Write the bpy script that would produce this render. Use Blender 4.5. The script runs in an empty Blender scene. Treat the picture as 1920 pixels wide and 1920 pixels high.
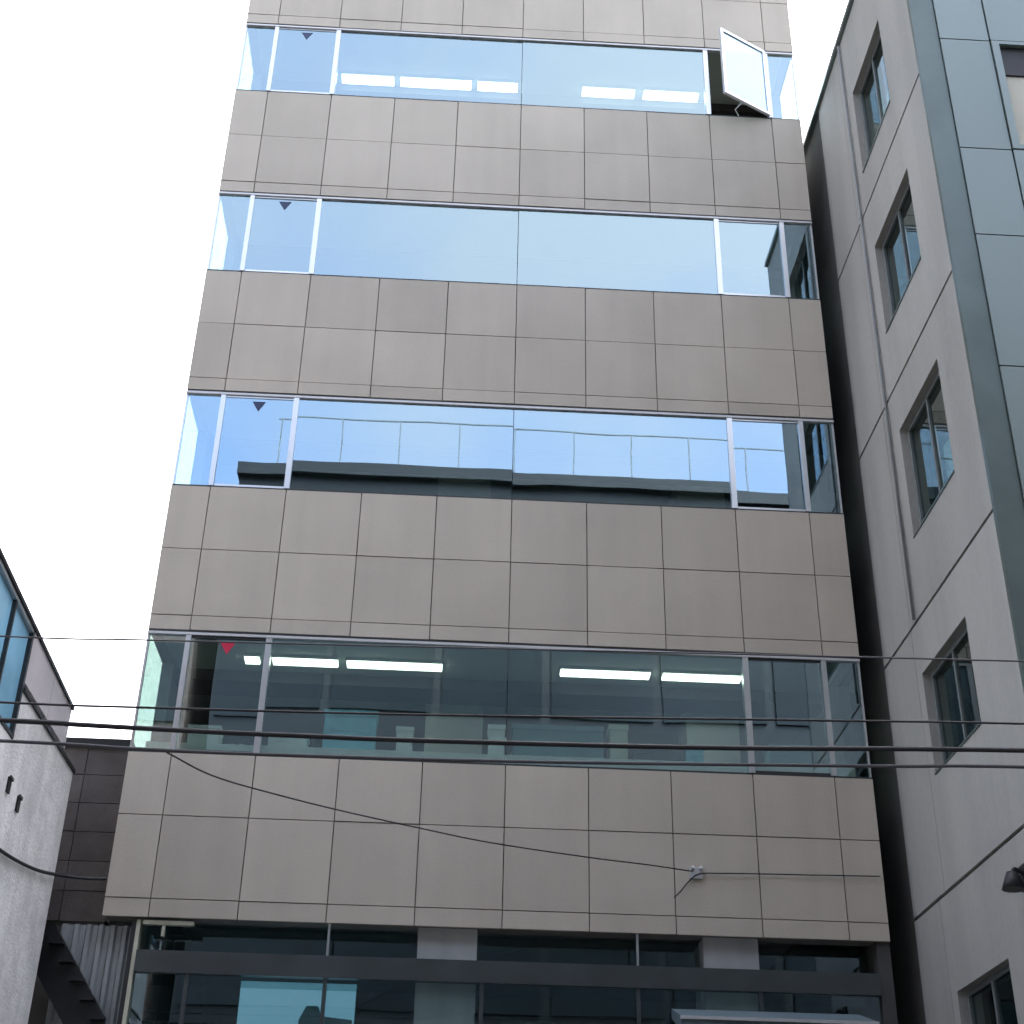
import bpy, bmesh, math, random
from mathutils import Vector, Matrix
random.seed(7)
S = bpy.context.scene
COL = S.collection
R = math.radians

# ------------------------------------------------------------------ camera
cam_d = bpy.data.cameras.new("camera"); cam = bpy.data.objects.new("camera", cam_d); COL.objects.link(cam)
cam_d.sensor_width = 36; cam_d.lens = 50.68; cam_d.clip_start = 0.1; cam_d.clip_end = 3000
YAW, PITCH, ROLL = R(2.32), R(30.0), R(1.34)
_f = Vector((math.sin(YAW)*math.cos(PITCH), math.cos(YAW)*math.cos(PITCH), math.sin(PITCH)))
_r = Vector((math.cos(YAW), -math.sin(YAW), 0)); _u = _r.cross(_f)
_a = math.cos(ROLL)*_r + math.sin(ROLL)*_u; _b = -math.sin(ROLL)*_r + math.cos(ROLL)*_u
M = Matrix((_a, _b, -_f)).transposed().to_4x4(); M.translation = Vector((0, -15.16, 1.6))
cam.matrix_world = M
S.camera = cam

# ------------------------------------------------------------------ sky, sun, exposure
SUN_EL, SUN_AZ = 60.0, 40.0            # azimuth clockwise from +Y (behind the office building)
w = bpy.data.worlds.new("World"); S.world = w; w.use_nodes = True
nt = w.node_tree; nt.nodes.clear()
sky = nt.nodes.new("ShaderNodeTexSky"); sky.sky_type = 'NISHITA'; sky.sun_disc = False
sky.sun_elevation = R(SUN_EL); sky.sun_rotation = R(SUN_AZ); sky.air_density = 1.0; sky.dust_density = 4.0; sky.ozone_density = 1.0
bg = nt.nodes.new("ShaderNodeBackground"); bg.inputs[1].default_value = 0.12
wo = nt.nodes.new("ShaderNodeOutputWorld")
# thin high cloud over the whole sky: patches of veil that turn the sky towards its own grey
tcw = nt.nodes.new("ShaderNodeTexCoord"); nz = nt.nodes.new("ShaderNodeTexNoise"); nz.inputs["Scale"].default_value = 2.2; nz.inputs["Detail"].default_value = 5
nt.links.new(tcw.outputs["Generated"], nz.inputs["Vector"])
mrw = nt.nodes.new("ShaderNodeMapRange"); mrw.inputs[1].default_value = .40; mrw.inputs[2].default_value = .64; mrw.inputs[3].default_value = .12; mrw.inputs[4].default_value = .80
nt.links.new(nz.outputs["Fac"], mrw.inputs[0])
bw = nt.nodes.new("ShaderNodeRGBToBW"); nt.links.new(sky.outputs[0], bw.inputs[0])
gn = nt.nodes.new("ShaderNodeVectorMath"); gn.operation = 'SCALE'; gn.inputs[0].default_value = (1.5, 1.45, 1.42); nt.links.new(bw.outputs[0], gn.inputs["Scale"])
mxw = nt.nodes.new("ShaderNodeMix"); mxw.data_type = 'RGBA'
nt.links.new(mrw.outputs[0], mxw.inputs[0]); nt.links.new(sky.outputs[0], mxw.inputs[6]); nt.links.new(gn.outputs[0], mxw.inputs[7])
nt.links.new(mxw.outputs[2], bg.inputs[0]); nt.links.new(bg.outputs[0], wo.inputs[0])
sd = bpy.data.lights.new("sun", 'SUN'); sd.energy = .6; sd.angle = R(11); sd.color = (1, .96, .9)
so = bpy.data.objects.new("sun", sd); COL.objects.link(so)
sv = Vector((math.sin(R(SUN_AZ))*math.cos(R(SUN_EL)), math.cos(R(SUN_AZ))*math.cos(R(SUN_EL)), math.sin(R(SUN_EL))))
so.rotation_euler = sv.to_track_quat('Z', 'Y').to_euler(); so.location = sv*60
S.view_settings.view_transform = 'Standard'; S.view_settings.look = 'None'; S.view_settings.gamma = 1
S.view_settings.use_curve_mapping = False
S.view_settings.exposure = 2.88
S.render.engine = 'CYCLES'
S.cycles.max_bounces = 5; S.cycles.transparent_max_bounces = 8; S.cycles.diffuse_bounces = 3; S.cycles.glossy_bounces = 3; S.cycles.caustics_reflective = False; S.cycles.caustics_refractive = False
S.cycles.use_denoising = True; S.cycles.use_adaptive_sampling = True; S.cycles.adaptive_threshold = .03; S.cycles.use_light_tree = False

# ------------------------------------------------------------------ materials
def mat(name, col, rough=.7, metal=0.0, var=.08, scale=3.0, bump=0.0, bscale=60.0, rnd=0.0, spec=.4, stretch=(1,1,1), var2=0.0, scale2=25.0, streak=0.0, sscale=5.0):
    m = bpy.data.materials.new(name); m.use_nodes = True
    t = m.node_tree; p = t.nodes["Principled BSDF"]
    p.inputs["Roughness"].default_value = rough; p.inputs["Metallic"].default_value = metal
    p.inputs["Specular IOR Level"].default_value = spec
    tc = t.nodes.new("ShaderNodeTexCoord"); geo = t.nodes.new("ShaderNodeNewGeometry")
    mp = t.nodes.new("ShaderNodeMapping"); mp.inputs["Scale"].default_value = stretch
    t.links.new(geo.outputs["Position"], mp.inputs[0])
    def noise(sc, det=5):
        n = t.nodes.new("ShaderNodeTexNoise"); n.inputs["Scale"].default_value = sc; n.inputs["Detail"].default_value = min(det, 3)
        t.links.new(mp.outputs[0], n.inputs["Vector"]); return n
    def mr(src, a, b, lo=.3, hi=.7):
        r = t.nodes.new("ShaderNodeMapRange"); r.inputs[1].default_value = lo; r.inputs[2].default_value = hi
        r.inputs[3].default_value = a; r.inputs[4].default_value = b; t.links.new(src, r.inputs[0]); return r.outputs[0]
    fac = mr(noise(scale).outputs["Fac"], 1-var, 1+var)
    def mul(a, b):
        x = t.nodes.new("ShaderNodeMath"); x.operation = 'MULTIPLY'; t.links.new(a, x.inputs[0]); t.links.new(b, x.inputs[1]); return x.outputs[0]
    if var2: fac = mul(fac, mr(noise(scale2, 3).outputs["Fac"], 1-var2, 1+var2))
    if streak:
        m2 = t.nodes.new("ShaderNodeMapping"); m2.inputs["Scale"].default_value = (1, 1, .07); t.links.new(geo.outputs["Position"], m2.inputs[0])
        n2 = t.nodes.new("ShaderNodeTexNoise"); n2.inputs["Scale"].default_value = sscale; n2.inputs["Detail"].default_value = 3; t.links.new(m2.outputs[0], n2.inputs["Vector"])
        fac = mul(fac, mr(n2.outputs["Fac"], 1-streak, 1+streak*.35, .28, .6))
    if rnd:
        oi = t.nodes.new("ShaderNodeObjectInfo"); fac = mul(fac, mr(oi.outputs["Random"], 1-rnd, 1+rnd, 0, 1))
    vm = t.nodes.new("ShaderNodeVectorMath"); vm.operation = 'SCALE'; vm.inputs[0].default_value = col
    t.links.new(fac, vm.inputs["Scale"]); t.links.new(vm.outputs[0], p.inputs["Base Color"])
    if bump:
        b = t.nodes.new("ShaderNodeBump"); b.inputs["Strength"].default_value = bump; b.inputs["Distance"].default_value = .02
        t.links.new(noise(bscale, 4).outputs["Fac"], b.inputs["Height"]); t.links.new(b.outputs[0], p.inputs["Normal"])
    return m

def glass(name, refl=.385, tint=(.68, .83, .76), rcol=(.64, .86, 1.0), wav=.0012, rough=.0, edge=.9):
    m = bpy.data.materials.new(name); m.use_nodes = True; t = m.node_tree; t.nodes.clear()
    o = t.nodes.new("ShaderNodeOutputMaterial"); mx = t.nodes.new("ShaderNodeMixShader")
    tr = t.nodes.new("ShaderNodeBsdfTransparent"); tr.inputs[0].default_value = (*tint, 1)
    gl = t.nodes.new("ShaderNodeBsdfGlossy"); gl.inputs["Roughness"].default_value = rough; gl.inputs["Color"].default_value = (*rcol, 1)
    lw = t.nodes.new("ShaderNodeLayerWeight"); lw.inputs[0].default_value = .35
    mr = t.nodes.new("ShaderNodeMapRange"); mr.inputs[3].default_value = refl; mr.inputs[4].default_value = edge
    t.links.new(lw.outputs["Fresnel"], mr.inputs[0])
    gf = t.nodes.new("ShaderNodeNewGeometry")            # the coating sits on the face the light enters by; leaving the pane is clear
    inv = t.nodes.new("ShaderNodeMath"); inv.operation = 'SUBTRACT'; inv.inputs[0].default_value = 1; t.links.new(gf.outputs["Backfacing"], inv.inputs[1])
    ml = t.nodes.new("ShaderNodeMath"); ml.operation = 'MULTIPLY'; t.links.new(mr.outputs[0], ml.inputs[0]); t.links.new(inv.outputs[0], ml.inputs[1])
    t.links.new(ml.outputs[0], mx.inputs[0])
    tm = t.nodes.new("ShaderNodeMix"); tm.data_type = 'RGBA'; tm.inputs[6].default_value = (*tint, 1); tm.inputs[7].default_value = (1, 1, 1, 1)
    t.links.new(gf.outputs["Backfacing"], tm.inputs[0]); t.links.new(tm.outputs[2], tr.inputs[0])
    t.links.new(tr.outputs[0], mx.inputs[1]); t.links.new(gl.outputs[0], mx.inputs[2]); t.links.new(mx.outputs[0], o.inputs[0])
    geo = t.nodes.new("ShaderNodeNewGeometry"); n = t.nodes.new("ShaderNodeTexNoise"); n.inputs["Scale"].default_value = .9; n.inputs["Detail"].default_value = 1
    t.links.new(geo.outputs["Position"], n.inputs["Vector"])
    b = t.nodes.new("ShaderNodeBump"); b.inputs["Strength"].default_value = 1; b.inputs["Distance"].default_value = wav
    t.links.new(n.outputs["Fac"], b.inputs["Height"]); t.links.new(b.outputs[0], gl.inputs["Normal"])
    return m

def emit(name, col, st):
    m = bpy.data.materials.new(name); m.use_nodes = True; p = m.node_tree.nodes["Principled BSDF"]
    p.inputs["Base Color"].default_value = (.8, .8, .8, 1); p.inputs["Emission Color"].default_value = (*col, 1); p.inputs["Emission Strength"].default_value = st
    return m

MT = dict(
 stone = mat("limestone_cladding", (.485, .434, .364), .62, var=.06, scale=.9, bump=.12, bscale=90, rnd=.065, var2=.03, scale2=40, streak=.045, sscale=4.0),
 joint = mat("joint_backing", (.23, .215, .20), .9),
 body = mat("building_render", (.30, .29, .28), .8, var=.06),
 alu = mat("anodised_aluminium", (.62, .64, .66), .28, metal=.85, var=.03),
 trim = mat("pale_metal_trim", (.55, .55, .56), .4, metal=.3, var=.04),
 dark = mat("dark_frame", (.03, .032, .035), .45, var=.05),
 glass = glass("coated_glass"),
 clear = glass("shop_glass", refl=.14, tint=(.68, .78, .76), edge=.75),
 ceil = mat("ceiling_board", (.42, .43, .41), .8, var=.04),
 room = mat("room_wall", (.20, .205, .20), .8, var=.1, scale=.8),
 floor = mat("room_floor", (.12, .11, .10), .6),
 col = mat("painted_column", (.66, .68, .67), .6, var=.04),
 beam = mat("dark_brown_beam", (.05, .042, .042), .6),
 lampw = emit("lit_tube_diffuser", (.90, 1.0, .88), .85),
 lampb = mat("lamp_housing", (.7, .7, .7), .5),
 rstone = mat("grey_granite", (.365, .352, .322), .6, var=.08, scale=.7, bump=.15, bscale=70, rnd=.05, var2=.04, scale2=30, stretch=(1,1,.45), streak=.09, sscale=2.2),
 rmetal = mat("blue_grey_panel", (.215, .262, .25), .38, metal=.35, var=.05, scale=.8, rnd=.05, stretch=(1,1,.3)),
 rdark = mat("teal_corner_metal", (.12, .155, .145), .35, metal=.4, var=.1, scale=2),
 rglass = glass("green_tint_glass", refl=.22, tint=(.42, .54, .50), rcol=(.75,.88,.86), edge=.8),
 blind = mat("cream_blind", (.62, .60, .50), .8, var=.03),
 stucco = mat("rough_stucco", (.80, .785, .77), .9, var=.13, scale=2.2, bump=.5, bscale=30, var2=.09, scale2=9, streak=.12, sscale=3.0),
 pink = mat("pinkish_panel", (.62, .57, .58), .7, var=.06, scale=3, bump=.2),
 bglass = mat("blue_pane_surface", (.24, .50, .68), .12, var=.25, scale=1.2, spec=.6),  # opaque blue base colour with soft tone variation
 tile = mat("dark_brown_tile", (.11, .092, .082), .6, var=.2, scale=4, bump=.3, rnd=.12),
 sheet = mat("galvanised_sheet", (.40, .42, .43), .5, metal=.3, var=.15, scale=2, stretch=(1,1,.2)),
 steel = mat("black_steel", (.012, .012, .014), .5, var=.1),
 cream = mat("cream_metal", (.60, .59, .47), .4, metal=.2, var=.05),
 opp = mat("slate_facade", (.017, .020, .023), .45, var=.15, scale=.4),
 oppg = mat("slate_glass", (.014, .02, .024), .3, var=.2, scale=.3, spec=.3),
 opp2 = mat("brown_brick_far", (.16, .12, .10), .8, var=.15, scale=2),
 rail = mat("roof_frame_paint", (.22, .25, .27), .5),
 asphalt = mat("asphalt", (.05, .05, .052), .9, var=.2, scale=1.5, bump=.4, bscale=90),
 pave = mat("concrete_paving", (.12, .118, .115), .85, var=.12, scale=2, bump=.2),
 kerb = mat("kerb_granite", (.30, .30, .29), .8, var=.1),
 paint = mat("road_paint", (.7, .7, .66), .7, var=.12, scale=6),
 cable = mat("cable_rubber", (.026, .026, .03), .55, var=.1),
 cableg = mat("weathered_cable", (.09, .09, .10), .6, var=.1),
 pole = mat("pole_concrete", (.28, .275, .26), .9, var=.1),
 gframe = mat("grey_window_frame", (.16, .18, .18), .5),
 gbeam = mat("tinted_fascia", (.055, .064, .068), .3, var=.15, scale=2, spec=.5),
 gapshade = mat("gap_shade_concrete", (.15, .146, .14), .9, var=.15, scale=1.5),  # darker than the cladding: shade of the gap put into the colour
 pier = mat("shop_pier", (.42, .44, .44), .7, var=.08, scale=2, streak=.1),
 shadejoint = mat("shade_and_joint_dark", (.07, .068, .066), .9, var=.2, scale=1.5),  # dark tone imitates gap shade on side walls; also backs grooves
 pipe = mat("pipe_paint", (.20, .21, .215), .5),
 red = mat("red_sticker", (.55, .015, .06), .5, var=.03),
 stkshade = mat("backlit_sticker", (.03, .045, .11), .5, var=.03),  # upper stickers: darkness from backlight put into the colour
 blue = mat("blue_plastic", (.22, .62, .78), .4, var=.12, scale=5),
 teal = mat("teal_fabric", (.10, .24, .27), .7, var=.1),
 white = mat("white_board", (.84, .85, .83), .6, var=.06, scale=4),
 poster = emit("backlit_blue_screen", (.08, .27, .40), .12),
 awn = mat("pale_blue_awning", (.12, .165, .19), .6, var=.06),
 ceram = mat("white_porcelain", (.75, .75, .73), .25, var=.03),
)

# ------------------------------------------------------------------ mesh helpers
_cache = {}
def box_mesh(dx, dy, dz, m):
    k = (round(dx, 4), round(dy, 4), round(dz, 4), m)
    if k not in _cache:
        x, y, z = dx/2, dy/2, dz/2
        v = [(-x,-y,-z),(x,-y,-z),(x,y,-z),(-x,y,-z),(-x,-y,z),(x,-y,z),(x,y,z),(-x,y,z)]
        f = [(3,2,1,0),(4,5,6,7),(0,1,5,4),(1,2,6,5),(2,3,7,6),(3,0,4,7)]
        me = bpy.data.meshes.new("box"); me.from_pydata(v, [], f); me.materials.append(MT[m]); _cache[k] = me
    return _cache[k]
WL = {}
def link(name, me, loc, parent=None):
    o = bpy.data.objects.new(name, me); COL.objects.link(o)
    loc = Vector(loc); WL[o] = loc
    if parent is not None: o.parent = parent; o.location = loc - WL[parent]
    else: o.location = loc
    return o
def box(name, x0, x1, y0, y1, z0, z1, m, parent=None):
    return link(name, box_mesh(x1-x0, y1-y0, z1-z0, m), ((x0+x1)/2, (y0+y1)/2, (z0+z1)/2), parent)
def multi(name, boxes, m, parent=None):
    """several touching boxes as ONE piece"""
    bx = boxes[0]; c = Vector(((bx[0]+bx[1])/2, (bx[2]+bx[3])/2, (bx[4]+bx[5])/2)); v = []; f = []
    for (x0,x1,y0,y1,z0,z1) in boxes:
        n = len(v)
        v += [Vector(p)-c for p in [(x0,y0,z0),(x1,y0,z0),(x1,y1,z0),(x0,y1,z0),(x0,y0,z1),(x1,y0,z1),(x1,y1,z1),(x0,y1,z1)]]
        f += [tuple(n+i for i in q) for q in [(3,2,1,0),(4,5,6,7),(0,1,5,4),(1,2,6,5),(2,3,7,6),(3,0,4,7)]]
    me = bpy.data.meshes.new(name); me.from_pydata(v, [], f); me.materials.append(MT[m])
    return link(name, me, c, parent)
def prism(name, pts, ax, a0, a1, m, parent=None):
    """polygon (2-D points in the two other axes, in axis order) extruded along axis ax"""
    n = len(pts)
    def P(p, a): return [(a, p[0], p[1]), (p[0], a, p[1]), (p[0], p[1], a)][ax]
    v = [Vector(P(p, a0)) for p in pts] + [Vector(P(p, a1)) for p in pts]
    c = sum(v, Vector())/len(v); v = [q-c for q in v]
    f = [tuple(range(n)), tuple(range(2*n-1, n-1, -1))] + [(i, i+n, (i+1) % n+n, (i+1) % n) for i in range(n)]
    me = bpy.data.meshes.new(name); me.from_pydata(v, [], f); me.materials.append(MT[m])
    bm = bmesh.new(); bm.from_mesh(me); bmesh.ops.recalc_face_normals(bm, faces=bm.faces); bm.to_mesh(me); bm.free()
    return link(name, me, c, parent)
def smooth_path(pts, n=8):
    pts = [Vector(p) for p in pts]; q = [2*pts[0]-pts[1]] + pts + [2*pts[-1]-pts[-2]]; out = []
    for i in range(1, len(q)-2):
        a, b, c, d = q[i-1:i+3]
        for k in range(n):
            t = k/n; out.append(.5*((2*b)+(c-a)*t+(2*a-5*b+4*c-d)*t*t+(3*b-a-3*c+d)*t**3))
    return out+[pts[-1]]
def tube(name, pts, r, m, parent=None, seg=8, smooth=True, r1=None):
    P = smooth_path(pts) if smooth else [Vector(p) for p in pts]
    c = P[0].copy(); v = []; f = []; N = len(P)
    for i, p in enumerate(P):
        d = (P[min(i+1, N-1)]-P[max(i-1, 0)]).normalized()
        s = d.cross(Vector((0, 0, 1))) if abs(d.z) < .95 else d.cross(Vector((1, 0, 0))); s.normalize(); u = s.cross(d)
        rr = r if r1 is None else r+(r1-r)*i/(N-1)
        for k in range(seg):
            a = 2*math.pi*k/seg; v.append(p-c+rr*(math.cos(a)*s+math.sin(a)*u))
    for i in range(N-1):
        for k in range(seg):
            f.append((i*seg+k, i*seg+(k+1) % seg, (i+1)*seg+(k+1) % seg, (i+1)*seg+k))
    f += [tuple(range(seg-1, -1, -1)), tuple((N-1)*seg+k for k in range(seg))]
    me = bpy.data.meshes.new(name); me.from_pydata(v, [], f); me.materials.append(MT[m])
    for pl in me.polygons: pl.use_smooth = len(pl.vertices) == 4
    return link(name, me, c, parent)
def thing(name, loc, label, cat, group=None):
    o = link(name, None, loc); o.empty_display_size = .2; tag(o, label, cat, group); return o
def tag(o, label, cat, group=None):
    o["label"] = label; o["category"] = cat
    if group: o["group"] = group
    return o
def struct(o): o["kind"] = "structure"; return o

# ------------------------------------------------------------------ ground
struct(box("ground", -400, 400, -400, 400, -.6, -.154, 'asphalt'))
struct(box("road", -200, 200, -13.2, -5.9, -.15, -.126, 'asphalt'))
struct(box("pavement", -200, 200, -5.75, 60, -.15, 0, 'pave'))
struct(box("pavement", -200, 200, -17.4, -13.35, -.15, .0, 'pave'))
struct(box("kerb", -200, 200, -5.9, -5.75, -.15, .004, 'kerb'))
struct(box("kerb", -200, 200, -13.35, -13.2, -.15, .004, 'kerb'))
for i in range(14): struct(box("lane_marking", -28+i*4, -26+i*4, -9.62, -9.5, -.124, -.12, 'paint'))

# ------------------------------------------------------------------ office building
X0, X1 = -3.52, 4.70
B = thing("office_building", (.6, 6, 0), "tall office building clad in beige stone bands with ribbon windows", "building")
JX = [X0] + [-3.05+.915*k for k in range(9)] + [X1]
bands = [(5.35, 7.13, (.70, .89)), (8.62, 10.53, (.86, .87)), (11.95, 13.86, (.86, .87)), (15.27, 17.18, (.86, .87)), (18.59, 20.50, (.86, .87)), (21.92, 23.83, (.86, .87))]
G = .011
for (zb, zt, rows) in bands:
    if zb > 5.4: box("spandrel_core", X0+.02, X1-.02, .035, 12, zb+.012, zt-.012, 'joint', B)
    else: multi("spandrel_core", [(X0+.02, X1-.02, .035, .30, zb+.012, zt-.012), (X0+.02, X1-.02, .30, 12, 6.25, zt-.012)], 'joint', B)
    for sx, xa, xb in ((-1, X0-.0, X0+.019), (1, X1-.019, X1)):
        box("side_cladding", xa, xb, .037, 12, zb, zt, 'stone' if sx < 0 else 'shadejoint', B)  # right side coloured dark to deepen the shade in the gap
    zs = [zt, zt-rows[0], zt-rows[0]-rows[1], zb]
    for i in range(3):
        for k in range(len(JX)-1):
            a = JX[k]+(G/2 if k else 0); b_ = JX[k+1]-(G/2 if k < len(JX)-2 else 0)
            top = zs[i]-(G/2 if i else 0); bot = zs[i+1]+(G/2 if i < 2 else 0)
            dy = random.uniform(-.004, .004)
            box("cladding_panel", a, b_, dy, .034, bot, top, 'stone', B)
wins = [(7.13, 8.62), (10.53, 11.95), (13.86, 15.27), (17.18, 18.59), (20.50, 21.92)]
PX = [X0+.024, -3.05, -2.135, .61, 3.355, 4.27, X1-.024]
SASH_FLOOR = 3
for fi, (z0, z1) in enumerate(wins):
    # opaque interior of the storey
    box("ceiling", X0+.14, X1-.14, .06, 11.8, z1+.005, z1+.0115, 'ceil', B)
    box("room_floor", X0+.14, X1-.14, .06, 11.8, z0-.0115, z0-.004, 'floor', B)
    box("back_wall", X0+.1, X1-.1, 6.5, 6.7, z0, z1, 'room', B)
    box("side_wall", X0, X0+.14, 1.0, 12, z0-.012, z1+.012, 'body', B)
    box("side_wall", X1-.14, X1, .9, 12, z0-.012, z1+.012, 'body', B)
    for (ca, cb) in ((-.33, .38), (2.92, 3.58)):
        box("column", ca, cb, 1.62, 2.3, z0-.003, z1+.004, 'col', B)
    box("ceiling_beam", X0+.15, X1-.15, 1.12, 1.6, z1-.14, z1+.004, 'beam', B)
    # ribbon window
    W = multi("window", [(X0+.004, X1-.004, .004, .06, z0-.012, z0+.022), (X0+.004, X1-.004, .006, .06, z1-.034, z1-.004)], 'dark', B)
    box("head_trim", X0+.002, X1-.002, -.012, .05, z1-.066, z1-.036, 'trim', W)
    for i in range(len(PX)-1):
        if fi == SASH_FLOOR and i == 4: continue
        a, b_ = PX[i]+.004, PX[i+1]-.004
        p = box("pane", a, b_, .020, .032, z0+.022, z1-.066, 'glass', W)
        p.rotation_euler = (R(random.uniform(-.28, .28)), 0, R(random.uniform(-.10, .10)))
    box("side_pane", X0+.003, X0+.014, .06, 1.0, z0+.01, z1-.03, 'glass', W)
    box("side_pane", X1-.014, X1-.003, .06, .9, z0+.01, z1-.03, 'glass', W)
    box("corner_post", X0+.001, X0+.026, .0185, .059, z0+.0225, z1-.0665, 'alu', W)
    box("corner_post", X1-.026, X1-.001, .0185, .059, z0+.0225, z1-.0665, 'alu', W)
    for x, hw in ((-3.05, .030), (-2.135, .034), (3.355, .034), (4.27, .030)):
        box("mullion", x-hw, x+hw, -.006, .10, z0+.0225, z1-.0665, 'alu', W)
    # casement frames either side
    for (a, b_) in ((-3.05, -2.135), (3.355, 4.27)):
        if fi == SASH_FLOOR and a > 0: continue
        box("casement_rail", a+.036, b_-.036, .008, .05, z0+.0225, z0+.052, 'alu' if fi else 'dark', W)
        box("casement_rail", a+.036, b_-.036, .008, .05, z1-.094, z1-.067, 'alu' if fi else 'dark', W)
    # rescue sticker on the left casement
    cx = -2.60; zz = z1-.22
    stk = prism("rescue_sticker", [(cx-.085, zz+.08), (cx+.085, zz+.08), (cx, zz-.065)], 1, .0155, .0185, 'red' if fi == 0 else 'stkshade', W)
    stk["label"] = "red downward triangle sticker on the casement glass" if fi == 0 else "small dark triangle sticker on the casement glass"
# open sash, hinged on its right, swung out about 29 degrees
z0, z1 = wins[SASH_FLOOR]; SWd, SH = .845, z1-z0-.09
hs = multi("open_sash", [(4.235-SWd, 4.235-SWd+.045, -.045, 0, z0+.03, z0+.03+SH), (4.19, 4.235, -.045, 0, z0+.03, z0+.03+SH),
      (4.235-SWd+.045, 4.19, -.045, 0, z0+.03, z0+.075), (4.235-SWd+.045, 4.19, -.045, 0, z0+SH-.015, z0+.03+SH)], 'alu', B)
hs["label"] = "window sash swung open outward above the street"
gp = box("pane", 4.235-SWd+.044, 4.191, -.028, -.018, z0+.074, z0+SH-.014, 'glass', hs)
# rotate about hinge
piv = Vector((4.235, 0, 0)); rot = Matrix.Rotation(R(28.5), 4, 'Z')
off = WL[hs]-piv; off.z = 0
newc = rot @ off
hs.location = Vector((piv.x+newc.x, piv.y+newc.y-.004, WL[hs].z)) - WL[B]
hs.rotation_euler = (0, 0, R(28.5))
zst = wins[SASH_FLOOR][0]+.02
tube("sash_stay", [(3.80, .03, zst+.02), (3.72, -.10, zst+.02), (3.80, -.235, zst+.03)], .008, 'alu', B, smooth=False)
# top of building
box("parapet", X0, X1, 0, 12, 23.835, 24.6, 'stone', B)
box("rear_wall", X0+.05, X1-.05, 12.002, 12.2, 0, 24, 'body', B)

# ground floor of the office building
box("shop_ceiling", X0+.14, X1-.14, .31, 11.8, 6.20, 6.245, 'ceil', B)
box("shop_back_wall", X0+.1, X1-.1, 6.5, 6.7, 0, 6.2, 'room', B)
box("side_wall", X0, X0+.14, 3.0, 12, 0, 6.245, 'body', B)
box("side_wall", X1-.14, X1, .04, 12, 0, 5.36, 'shadejoint', B)  # dark colour stands in for shade beside the gap
box("gap_light_blocker", X1+.004, 5.016, 2.3, 2.4, 0, 17.3, 'shadejoint', B)  # unseen panel added to keep light out of the gap
for (ca, cb) in ((-.26, .36), (2.74, 3.32)):
    box("column", ca, cb, .13, .75, 0, 6.199 if 0 else 5.361, 'pier', B)
GX = [-3.12, -2.58, -1.18, .42, 2.03, 3.30, X1-.145]
SF = multi("shopfront_frame", [(-3.12, X1-.145, .02, .12, 4.80, 5.02)] + [(x-.02, x+.02, .04, .11, 0, 4.80) for x in GX[1:-1]], 'gbeam', B)
for i in range(len(GX)-1):
    box("pane", GX[i]+.021, GX[i+1]-.021, .06, .072, .05, 4.80, 'clear', SF)
for xa, xb in ((-3.12, -.262), (.362, 2.738), (3.322, X1-.145)):
    box("transom_pane", xa, xb, .40, .412, 4.75, 5.36, 'clear', SF)
for x in (-1.18, 2.03):
    box("hanger_rod", x-.012, x+.012, .03, .048, 5.02, 5.345, 'alu', SF)
box("light_strip", -3.10, -2.58, .04, .11, 5.285, 5.325, 'cream', SF)
box("strip_bracket", -2.90, -2.87, .05, .11, 5.17, 5.284, 'cream', SF)
box("corner_post", -3.165, -3.125, .05, .17, 0, 5.33, 'cream', SF)
box("post_cover", -3.215, -3.167, .06, .17, 0, 5.33, 'dark', SF)
AW = prism("awning", [(-.60, 4.40), (-.56, 4.43), (.015, 4.60), (.015, 4.50), (-.56, 4.29), (-.60, 4.29)], 0, 2.36, 4.30, 'awn', B)
box("front_rail", 2.35, 4.31, -.625, -.601, 4.385, 4.415, 'trim', AW)
# things behind the shop glass
pb = box("poster_board", -2.08, -.88, .45, .48, 3.2, 4.83, 'poster')
prism("printed_motif", [(-1.45, 4.20), (-1.45, 4.46), (-1.38, 4.60), (-1.26, 4.60), (-1.22, 4.50), (-.90, 4.47), (-.90, 4.20)], 1, .444, .449, 'teal', pb)
tag(pb, "backlit sky blue poster board behind the ground floor shop glass", "poster")

# ------------------------------------------------------------------ ceiling lights
def ceiling_light(xa, xb, y, z, label, grp):
    t = thing("ceiling_light", ((xa+xb)/2, y, z-.06), label, "ceiling light", grp)
    box("housing", xa, xb, y-.10, y+.10, z-.035, z, 'lampb', t)
    box("diffuser", xa+.01, xb-.01, y-.085, y+.085, z-.058, z-.0355, 'lampw', t)
z = wins[0][1]+.004
names = ["short leftmost one", "second from left", "middle one", "second from right", "rightmost one"]
for i, (a, b_) in enumerate([(-2.50, -2.31), (-2.17, -1.38), (-1.29, -.14), (1.26, 2.35), (2.49, 3.45)]):
    ceiling_light(a, b_, .71, z, f"lit white ceiling light strip in the lowest ribbon window, {names[i]} of the five", "lights of the lowest ribbon window")
z = wins[3][1]+.004
names = ["leftmost", "second from left", "middle", "second from right", "rightmost"]
for i, (a, b_) in enumerate([(-2.15, -1.33), (-1.24, -.13), (-.04, .59), (1.59, 2.42), (2.55, 3.42)]):
    ceiling_light(a, b_, .98, z, f"lit ceiling light strip in the topmost ribbon window, {names[i]} of the five", "lights of the topmost ribbon window")

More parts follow.
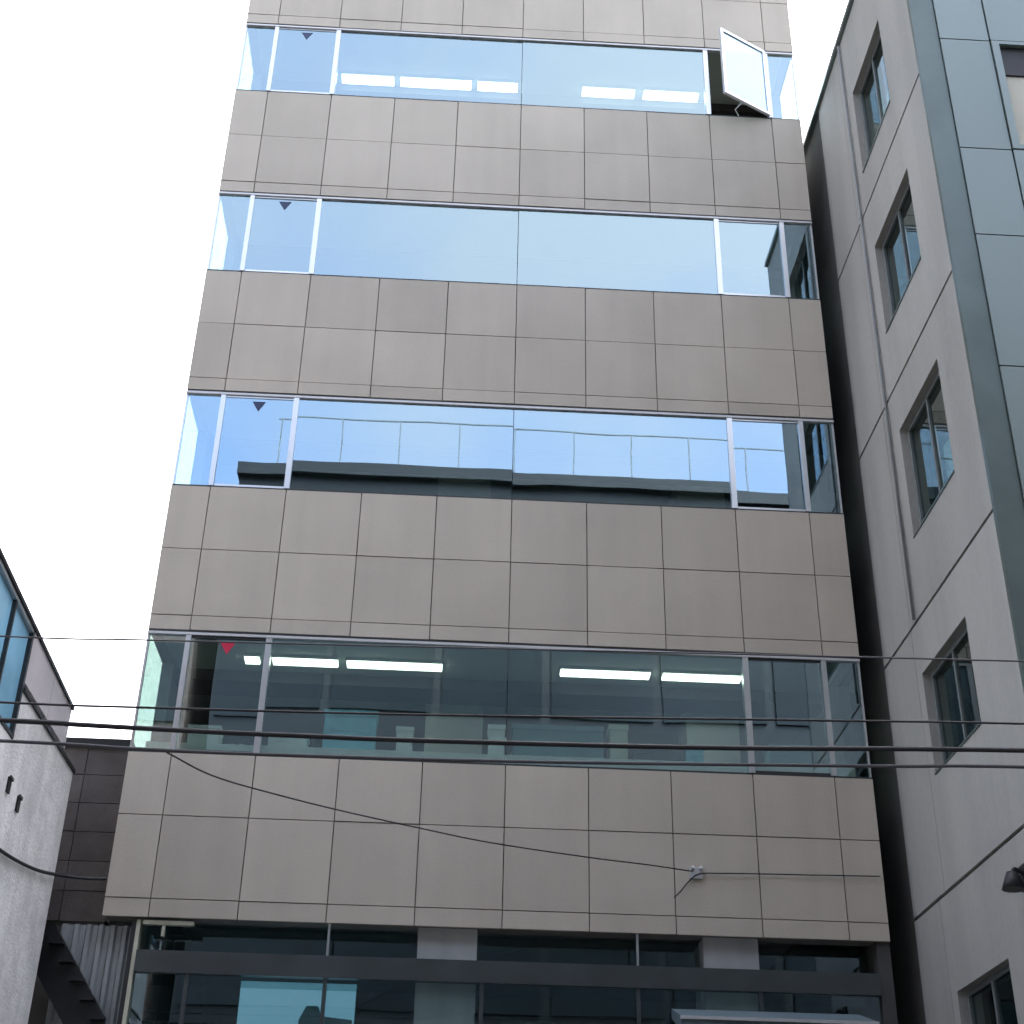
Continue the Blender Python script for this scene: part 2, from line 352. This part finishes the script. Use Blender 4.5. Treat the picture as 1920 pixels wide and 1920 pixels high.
# ------------------------------------------------------------------ things on the ledge of the lowest ribbon window
z = wins[0][0]-.004
box("window_ledge", X0+.15, X1-.15, .11, .52, z-.0, z+.17, 'white', B)
z += .171
def crate(name, xa, xb, ya, yb, h, m, lab, cat, lid=None):
    t = thing(name, ((xa+xb)/2, (ya+yb)/2, z), lab, cat)
    multi("body", [(xa, xb, ya, yb, z, z+h*.86), (xa+.06, xa+.2, ya-.012, ya, z+h*.5, z+h*.62)], m, t)
    box("lid", xa-.012, xb+.012, ya-.012, yb+.012, z+h*.86, z+h, lid or m, t)
crate("storage_box", -1.44, -.86, .22, .50, .50, 'blue', "bright blue storage box on the ledge of the lowest ribbon window", "box")
crate("storage_box", .70, 1.72, .24, .50, .42, 'teal', "long dark teal storage box on the ledge of the lowest ribbon window", "box")
crate("storage_box", -2.05, -1.62, .24, .48, .20, 'white', "low pale box left of the blue box in the lowest ribbon window", "box")
crate("storage_box", 2.06, 2.62, .24, .50, .24, 'beam', "low dark box right of the teal box in the lowest ribbon window", "box")

crate("storage_box", -.62, -.44, .26, .48, .34, 'white', "narrow pale box right of the blue box in the lowest ribbon window", "box")
crate("storage_box", 3.62, 4.10, .24, .50, .30, 'teal', "dark teal box near the right end of the lowest ribbon window", "box")
crate("storage_box", -2.95, -2.60, .24, .48, .26, 'white', "pale box below the red triangle in the lowest ribbon window", "box")
crate("storage_box", .42, .60, .24, .46, .40, 'white', "upright pale box left of the long teal box in the lowest ribbon window", "box")
crate("storage_box", 1.80, 2.00, .24, .46, .46, 'cream', "tall cream box right of the long teal box in the lowest ribbon window", "box")
crate("storage_box", 2.66, 2.86, .24, .46, .22, 'blue', "small blue box in the right half of the lowest ribbon window", "box")
zf = wins[0][0]-.0035
def bookcase(xa, xb, y, h, m, lab):
    t = thing("bookcase", ((xa+xb)/2, y+.15, zf), lab, "bookcase", "bookcases behind the lowest ribbon window")
    for x in (xa, xb-.03): box("side_panel", x, x+.03, y, y+.30, zf, zf+h, m, t)
    box("back_panel", xa+.0305, xb-.0305, y+.27, y+.29, zf, zf+h-.031, m, t)
    n = 3
    for k in range(n+1): box("shelf", xa+.0305, xb-.0305, y+.005, y+.268, zf+k*(h-.03)/n, zf+k*(h-.03)/n+.03, m, t)
    for k in range(n):
        x = xa+.05
        while x < xb-.16:
            w_ = random.uniform(.04, .08); hh = random.uniform(.6, .85)*((h-.03)/n-.04)
            box("binder", x, x+w_-.004, y+.03, y+.25, zf+k*(h-.03)/n+.0305, zf+k*(h-.03)/n+.03+hh, random.choice(['white', 'teal', 'beam', 'blue', 'dark', 'white']), t); x += w_+random.choice([0, 0, .05])
bookcase(-2.95, -1.75, 2.4, 1.15, 'beam', "dark bookcase of binders at the left end of the lowest ribbon window")
bookcase(.75, 1.75, 2.5, 1.10, 'col', "pale bookcase of binders between the columns of the lowest ribbon window")
bookcase(2.0, 2.80, 2.4, 1.20, 'dark', "black bookcase of binders beside the right column of the lowest ribbon window")

# ------------------------------------------------------------------ stone building on the right
RX = 5.02
RB = thing("granite_building", (9, 3, 0), "grey granite building at right with deep square windows up its side", "building")
rw = [(14.86, 16.30, -2.65, -1.39), (12.23, 13.59, -2.84, -1.44), (9.42, 10.85, -2.84, -1.43), (6.79, 7.93, -2.54, -1.12), (3.35, 4.66, -2.34, -.92)]
zg = [0, 2.55, 5.61, 8.53, 11.43, 14.31, 17.51]
YE, YF, YJ = 10.0, -3.60, -.95
for i in range(6):
    za, zb = zg[i]+.02, zg[i+1]-.02
    ws = [q for q in rw if q[0] > za and q[1] < zb]
    yj = YJ if i > 1 else -.75
    if ws:
        wz0, wz1, wy0, wy1 = ws[0]
        multi("cladding_panel", [(RX, RX+.30, YF, wy0, za, zb), (RX, RX+.30, wy0, wy1, za, wz0), (RX, RX+.30, wy0, wy1, wz1, zb), (RX, RX+.30, wy1, yj, za, zb)], 'rstone', RB)
        fr = multi("window", [(RX+.09, RX+.14, wy0, wy0+.05, wz0, wz1), (RX+.09, RX+.14, wy1-.05, wy1, wz0, wz1), (RX+.09, RX+.14, wy0+.05, wy1-.05, wz0, wz0+.05),
              (RX+.09, RX+.14, wy0+.05, wy1-.05, wz1-.05, wz1), (RX+.09, RX+.14, (wy0+wy1)/2-.022, (wy0+wy1)/2+.022, wz0+.05, wz1-.05)], 'gframe', RB)
        ym = (wy0+wy1)/2
        box("pane", RX+.11, RX+.118, wy0+.05, ym-.022, wz0+.05, wz1-.05, 'rglass', fr)
        box("pane", RX+.118, RX+.126, ym+.022, wy1-.05, wz0+.05, wz1-.05, 'rglass', fr)
        box("sill", RX-.012, RX+.088, wy0+.003, wy1-.003, wz0+.001, wz0+.022, 'rdark', fr)
        if i in (3, 5): box("roller_blind", RX+.22, RX+.23, wy0+.05, ym+.05, wz0+.05, wz0+.55*(wz1-wz0), 'white', fr)
    else:
        box("cladding_panel", RX, RX+.30, YF, yj, za, zb, 'rstone', RB)
    box("cladding_panel", RX, RX+.30, yj+.012, .12, za, zb, 'rstone', RB)
    box("gap_shade_wall", RX+.02, RX+.30, .121, YE, za-.02, zb+.02 if i == 5 else zb+.0199, 'gapshade', RB)   # recessed wall; its darker colour paints in the narrow gap's shade
for zz in zg[1:-1]: box("groove_backing", RX+.04, RX+.298, YF+.002, .119, zz-.021, zz+.021, 'shadejoint', RB)
box("core", RX+1.2, 14, -3.2, YE, 0, 17.4, 'room', RB)
box("roof", RX+.301, 14, -3.2, YE, 17.402, 17.50, 'joint', RB)
box("rear_wall", RX+.301, 14, YE-.2, YE-.002, 0, 17.40, 'joint', RB)
box("coping", RX-.05, RX+.34, YF-.05, YE+.04, 17.515, 17.59, 'rmetal', RB)
for zz in (5.5, 8.4, 11.3, 14.2): box("floor_slab", RX+.301, RX+1.199, -3.2, YE-.21, zz, zz+.25, 'ceil', RB)
# street front of the stone building: metal panels, a corner strip and a window
box("corner_strip", RX, RX+.28, YF-.06, YF-.003, 0, 17.51, 'rdark', RB)
box("front_backing", RX+.302, 14, YF+.04, -3.205, 0, 17.40, 'shadejoint', RB)
zj = [0, 2.83, 5.01, 6.81, 8.47, 10.17, 11.88, 13.12, 14.83, 17.51]
FY0, FY1 = YF-.08, YF+.038
for i in range(len(zj)-1):
    a, b_ = zj[i]+.008, zj[i+1]-.008
    box("front_panel", RX+.29, 5.885, FY0, FY1, a, b_, 'rmetal', RB)
    for xa, xb in ((5.90, 7.68), (7.695, 9.5), (9.515, 11.7), (11.715, 14)):
        if i == 7 and xa < 6: continue
        box("front_panel", xa, xb, FY0-.012, FY1, a, b_, 'rmetal', RB)
fw = multi("window", [(5.90, 5.985, FY0-.02, FY1-.01, 13.13, 14.77), (7.60, 7.68, FY0-.02, FY1-.01, 13.13, 14.77), (5.985, 7.60, FY0-.02, FY1-.01, 13.13, 13.19), (5.90, 7.68, FY0-.02, FY1-.01, 14.77, 14.82)], 'rmetal', RB)
box("blind_box", 5.985, 7.60, FY0+.03, FY1-.01, 14.32, 14.769, 'steel', fw)
box("blind", 5.985, 7.60, FY0+.05, FY1-.005, 13.19, 14.318, 'blind', fw)
tube("drain_pipe", [(RX-.03, -1.16, z_) for z_ in (8.55, 12, 17.45)], .016, 'pipe', RB, smooth=False)
# lamp on the side wall
LY = -3.02
WLp = thing("wall_lamp", (RX-.15, LY, 5.05), "black wall lamp fixed to the granite side wall at right", "lamp")
box("back_plate", RX-.025, RX-.001, LY-.08, LY+.08, 5.08, 5.30, 'steel', WLp)
tube("arm", [(RX-.02, LY, 5.22), (RX-.09, LY, 5.26), (RX-.12, LY, 5.22)], .018, 'steel', WLp)
tube("lamp_shade", [(RX-.12, LY, 5.23), (RX-.125, LY, 5.16), (RX-.13, LY, 5.08)], .05, 'steel', WLp, seg=12, smooth=False, r1=.10)

# ------------------------------------------------------------------ stucco building on the left
LX = -4.00
LB = thing("stucco_building", (-8, -3, 0), "low rough stucco building at left with blue glass under its roof edge", "building")
yb = -.28; ym = -2.51
box("stucco_wall", LX-.4, LX, -5, yb, 0, 6.28, 'stucco', LB)
box("stucco_wall", LX-.4, LX, ym, yb, 6.281, 6.80, 'stucco', LB)
box("groove_backing", LX-.4, LX-.035, ym, yb-.01, 6.80, 6.845, 'steel', LB)
box("ledge_trim", LX-.02, LX+.022, ym, yb+.01, 6.765, 6.799, 'steel', LB)
def rz(y): return 7.44-(y+3.9)*.055      # the roof edge falls slightly towards the rear
for ya, yc in ((ym, -1.62), (-1.61, -.80)):
    prism("fascia_panel", [(ya, 6.846), (yc, 6.846), (yc, rz(yc)), (ya, rz(ya))], 0, LX-.4, LX+.01, 'pink', LB)
wf = multi("window", [(LX-.2, LX+.01, -5, -4.95, 6.285, 7.45), (LX-.2, LX+.01, ym-.05, ym-.002, 6.285, rz(ym)-.002), (LX-.2, LX+.01, -4.95, ym-.05, 6.285, 6.325),
       (LX-.2, LX+.01, -3.90, -3.87, 6.325, rz(-3.87)-.03), (LX-.2, LX+.008, -3.20, -3.17, 6.325, rz(-3.17)-.03)], 'dark', LB)
prism("window_head", [(-4.95, rz(-4.95)-.035), (ym-.05, rz(ym-.05)-.035), (ym-.05, rz(ym-.05)-.002), (-4.95, rz(-4.95)-.002)], 0, LX-.2, LX+.009, 'trim', wf)
for ya, yc in ((-4.95, -3.90), (-3.87, -3.20), (-3.17, ym-.05)):
    prism("pane", [(ya, 6.325), (yc, 6.325), (yc, rz(yc)-.036), (ya, rz(ya)-.036)], 0, LX-.04, LX-.03, 'bglass', wf)
box("inner_wall", -13, LX-.42, -4.9, yb, 0, 7.20, 'room', LB)
prism("roof", [(-5.02, rz(-5.02)+.002), (-.80, rz(-.8)+.002), (-.80, rz(-.8)+.04), (-5.02, rz(-5.02)+.04)], 0, -13, LX-.014, 'trim', LB)
prism("coping", [(-5.05, rz(-5.05)+.002), (-.78, rz(-.78)+.002), (-.78, rz(-.78)+.04), (-5.05, rz(-5.05)+.04)], 0, LX-.012, LX+.03, 'steel', LB)
box("front_wall", -13, LX-.002, -5.2, -5.003, 0, 7.32, 'stucco', LB)
for (y_, z_) in ((-2.37, 5.90), (-1.99, 5.85)):
    multi("vent", [(LX+.0005, LX+.018, y_-.042, y_+.042, z_-.07, z_+.07), (LX+.018, LX+.03, y_-.05, y_+.05, z_+.05, z_+.08)], 'steel', LB)

# ------------------------------------------------------------------ dark tiled house in the gap
HB = thing("tiled_house", (-6, 4, 0), "dark brown tiled house wall in the gap left of the office building", "house")
box("core", -9, -3.56, .30, 7, 0, 7.26, 'joint', HB)
for r_ in range(6):
    for k in range(3):
        xa = -4.98+k*.48; za = 5.34+r_*.32
        box("wall_tile", xa+.004, xa+.476, .26+random.uniform(-.003, .003), .30, za+.004, za+.316, 'tile', HB)
box("coping", -9, -3.55, .22, 7, 7.264, 7.35, 'steel', HB)
for k in range(6):
    xa = -3.97+k*.125
    prism("fence_sheet", [(xa, .24), (xa+.02, .20), (xa+.06, .20), (xa+.08, .24), (xa+.124, .24), (xa+.124, .25), (xa, .25)], 2, 0, 5.30, 'sheet', HB)
st = prism("stair_stringer", [(-4.16, 5.24), (-3.98, 5.24), (-3.34, 4.35), (-3.34, 3.95), (-3.50, 3.95), (-4.16, 4.86)], 1, -.02, .10, 'steel', HB)
for k in range(5): box("stair_tread", -3.98+k*.13, -3.83+k*.13, -.14, -.021, 5.02-k*.18, 5.05-k*.18, 'steel', st)

# ------------------------------------------------------------------ buildings across the street (seen in the glass)
def far_block(name, xa, xb, ya, yb, h, m, mg, label, n, m2):
    t = thing(name, ((xa+xb)/2, (ya+yb)/2, 0), label, "building")
    box("body", xa, xb, yb, ya-.14, 0, h, m, t)
    fl = int(h//3.4); bw = (xb-xa)/n
    for f_ in range(fl):
        for k in range(n):
            box("window", xa+k*bw+.12, xa+(k+1)*bw-.12, ya-.14, ya-.08, 1.1+f_*3.4, 3.2+f_*3.4, mg, t)
    box("cornice", xa-.05, xb+.05, yb-.05, ya+.08, h+.002, h+.35, m2, t)
    return t
OB = far_block("slate_block", -5.85, 16, -17.6, -30, 21.3, 'opp', 'oppg', "dark slate office block across the street mirrored in the lower windows", 8, 'opp')
fr = multi("roof_frame", [(-5.0, 11, -17.79, -17.758, 23.15, 23.185)] + [(x-.016, x+.016, -17.79, -17.758, 21.66, 23.15) for x in [-4.9+1.58*k for k in range(11)]], 'rail', OB)
far_block("brick_block", -26, -6.5, -17.9, -30, 18.4, 'opp2', 'oppg', "brown brick block across the street, lower than its slate neighbour", 6, 'opp2')
far_block("slate_block", 16.6, 34, -17.6, -30, 19.0, 'opp', 'oppg', "dark slate block across the street to the right of the tallest block", 6, 'opp')

# ------------------------------------------------------------------ overhead cables and their poles
def ext(p, xa=-13.0, xb=13.0, sl=.012):
    a, b_ = p[0], p[-1]
    return [(xa, a[1], a[2]+(a[0]-xa)*.02), (-7, a[1], a[2]+(a[0]+7)*.008)] + p + [(8, b_[1], b_[2]+(8-b_[0])*.014), (xb, b_[1], b_[2]+(xb-b_[0])*.022)]
c1 = [(-3.29, -5.5, 5.959), (-2.26, -5.5, 5.975), (-.21, -5.5, 6.01), (2.19, -5.5, 6.055), (4.24, -5.5, 6.089)]
c2 = [(-3.19, -5.5, 5.45), (-2.26, -5.5, 5.452), (-.79, -5.5, 5.469), (.39, -5.5, 5.493), (2.70, -5.5, 5.555), (4.16, -5.5, 5.59)]
c3 = [(-3.17, -5.5, 5.316), (-2.63, -5.5, 5.306), (-1.77, -5.5, 5.29), (-.96, -5.5, 5.286), (-.30, -5.5, 5.284), (1.79, -5.5, 5.312), (4.13, -5.5, 5.384)]
c4 = [(-3.14, -5.5, 5.165), (-2.21, -5.5, 5.145), (-1.29, -5.5, 5.138), (.58, -5.5, 5.158), (3.02, -5.5, 5.222), (4.11, -5.5, 5.258)]
tag(tube("overhead_cable", ext(c1), .0068, 'cableg'), "thin grey cable crossing the sky at left, topmost of the overhead cables", "cable", "overhead cables")
tag(tube("overhead_cable", ext(c2), .009, 'cable'), "thin black cable just above the thick black bundle", "cable", "overhead cables")
tag(tube("overhead_cable", ext(c3), .019, 'cable'), "thick black cable bundle, heaviest of the overhead cables", "cable", "overhead cables")
tag(tube("overhead_cable", ext(c4), .013, 'cableg'), "grey cable just below the thick black bundle", "cable", "overhead cables")
c5 = [(-1.976, -5.5, 5.125), (-1.719, -5.009, 5.139), (-1.323, -4.355, 5.236), (-.871, -3.7, 5.341), (-.274, -2.936, 5.467), (.401, -2.173, 5.589), (1.383, -1.191, 5.78), (2.11, -.536, 5.915), (2.628, -.06, 6.003)]
tag(tube("drop_wire", c5, .0068, 'cable'), "thin black wire sagging diagonally across the lowest stone band", "cable")
WB = thing("wire_bracket", (2.66, -.02, 6.0), "small wall bracket with white insulators on the lowest stone band", "bracket")
box("plate", 2.60, 2.74, -.028, -.004, 5.94, 6.06, 'trim', WB)
for x in (2.63, 2.72): tube("insulator", [(x, -.029, 6.04), (x, -.055, 6.045), (x, -.085, 6.05)], .022, 'ceram', WB, seg=10, smooth=False, r1=.013)
c6 = [(2.424, -.03, 5.723), (2.50, -.03, 5.80), (2.585, -.03, 5.90), (2.703, -.03, 5.988), (2.95, -.03, 6.002), (3.322, -.03, 6.01), (4.0, -.03, 6.02), (4.66, -.03, 6.03)]
tag(tube("wall_wire", c6, .007, 'cable'), "black wire bent down at its end and clipped along the lowest stone band", "cable")
c8 = [(-3.97, -4.9, 5.24), (-3.975, -3.4, 5.26), (-3.97, -2.31, 5.32), (-3.965, -1.22, 5.47), (-3.93, -.4, 5.64), (-3.72, -.12, 5.69), (-3.53, -.02, 5.72)]
tag(tube("service_cable", c8, .017, 'cable'), "black cable running along the stucco wall to the office building", "cable")
for x, lab in ((-13, "concrete utility pole carrying the cables on the left"), (13, "concrete utility pole carrying the cables on the right")):
    t = thing("utility_pole", (x, -5.35, 0), lab, "pole", "utility poles")
    tube("shaft", [(x, -5.3, -.1), (x, -5.3, 4), (x, -5.3, 9)], .17, 'pole', t, seg=14, smooth=False, r1=.11)
    for zz in (5.3, 6.2): box("cross_arm", x-.04, x+.04, -5.9, -5.0, zz, zz+.08, 'steel', t)
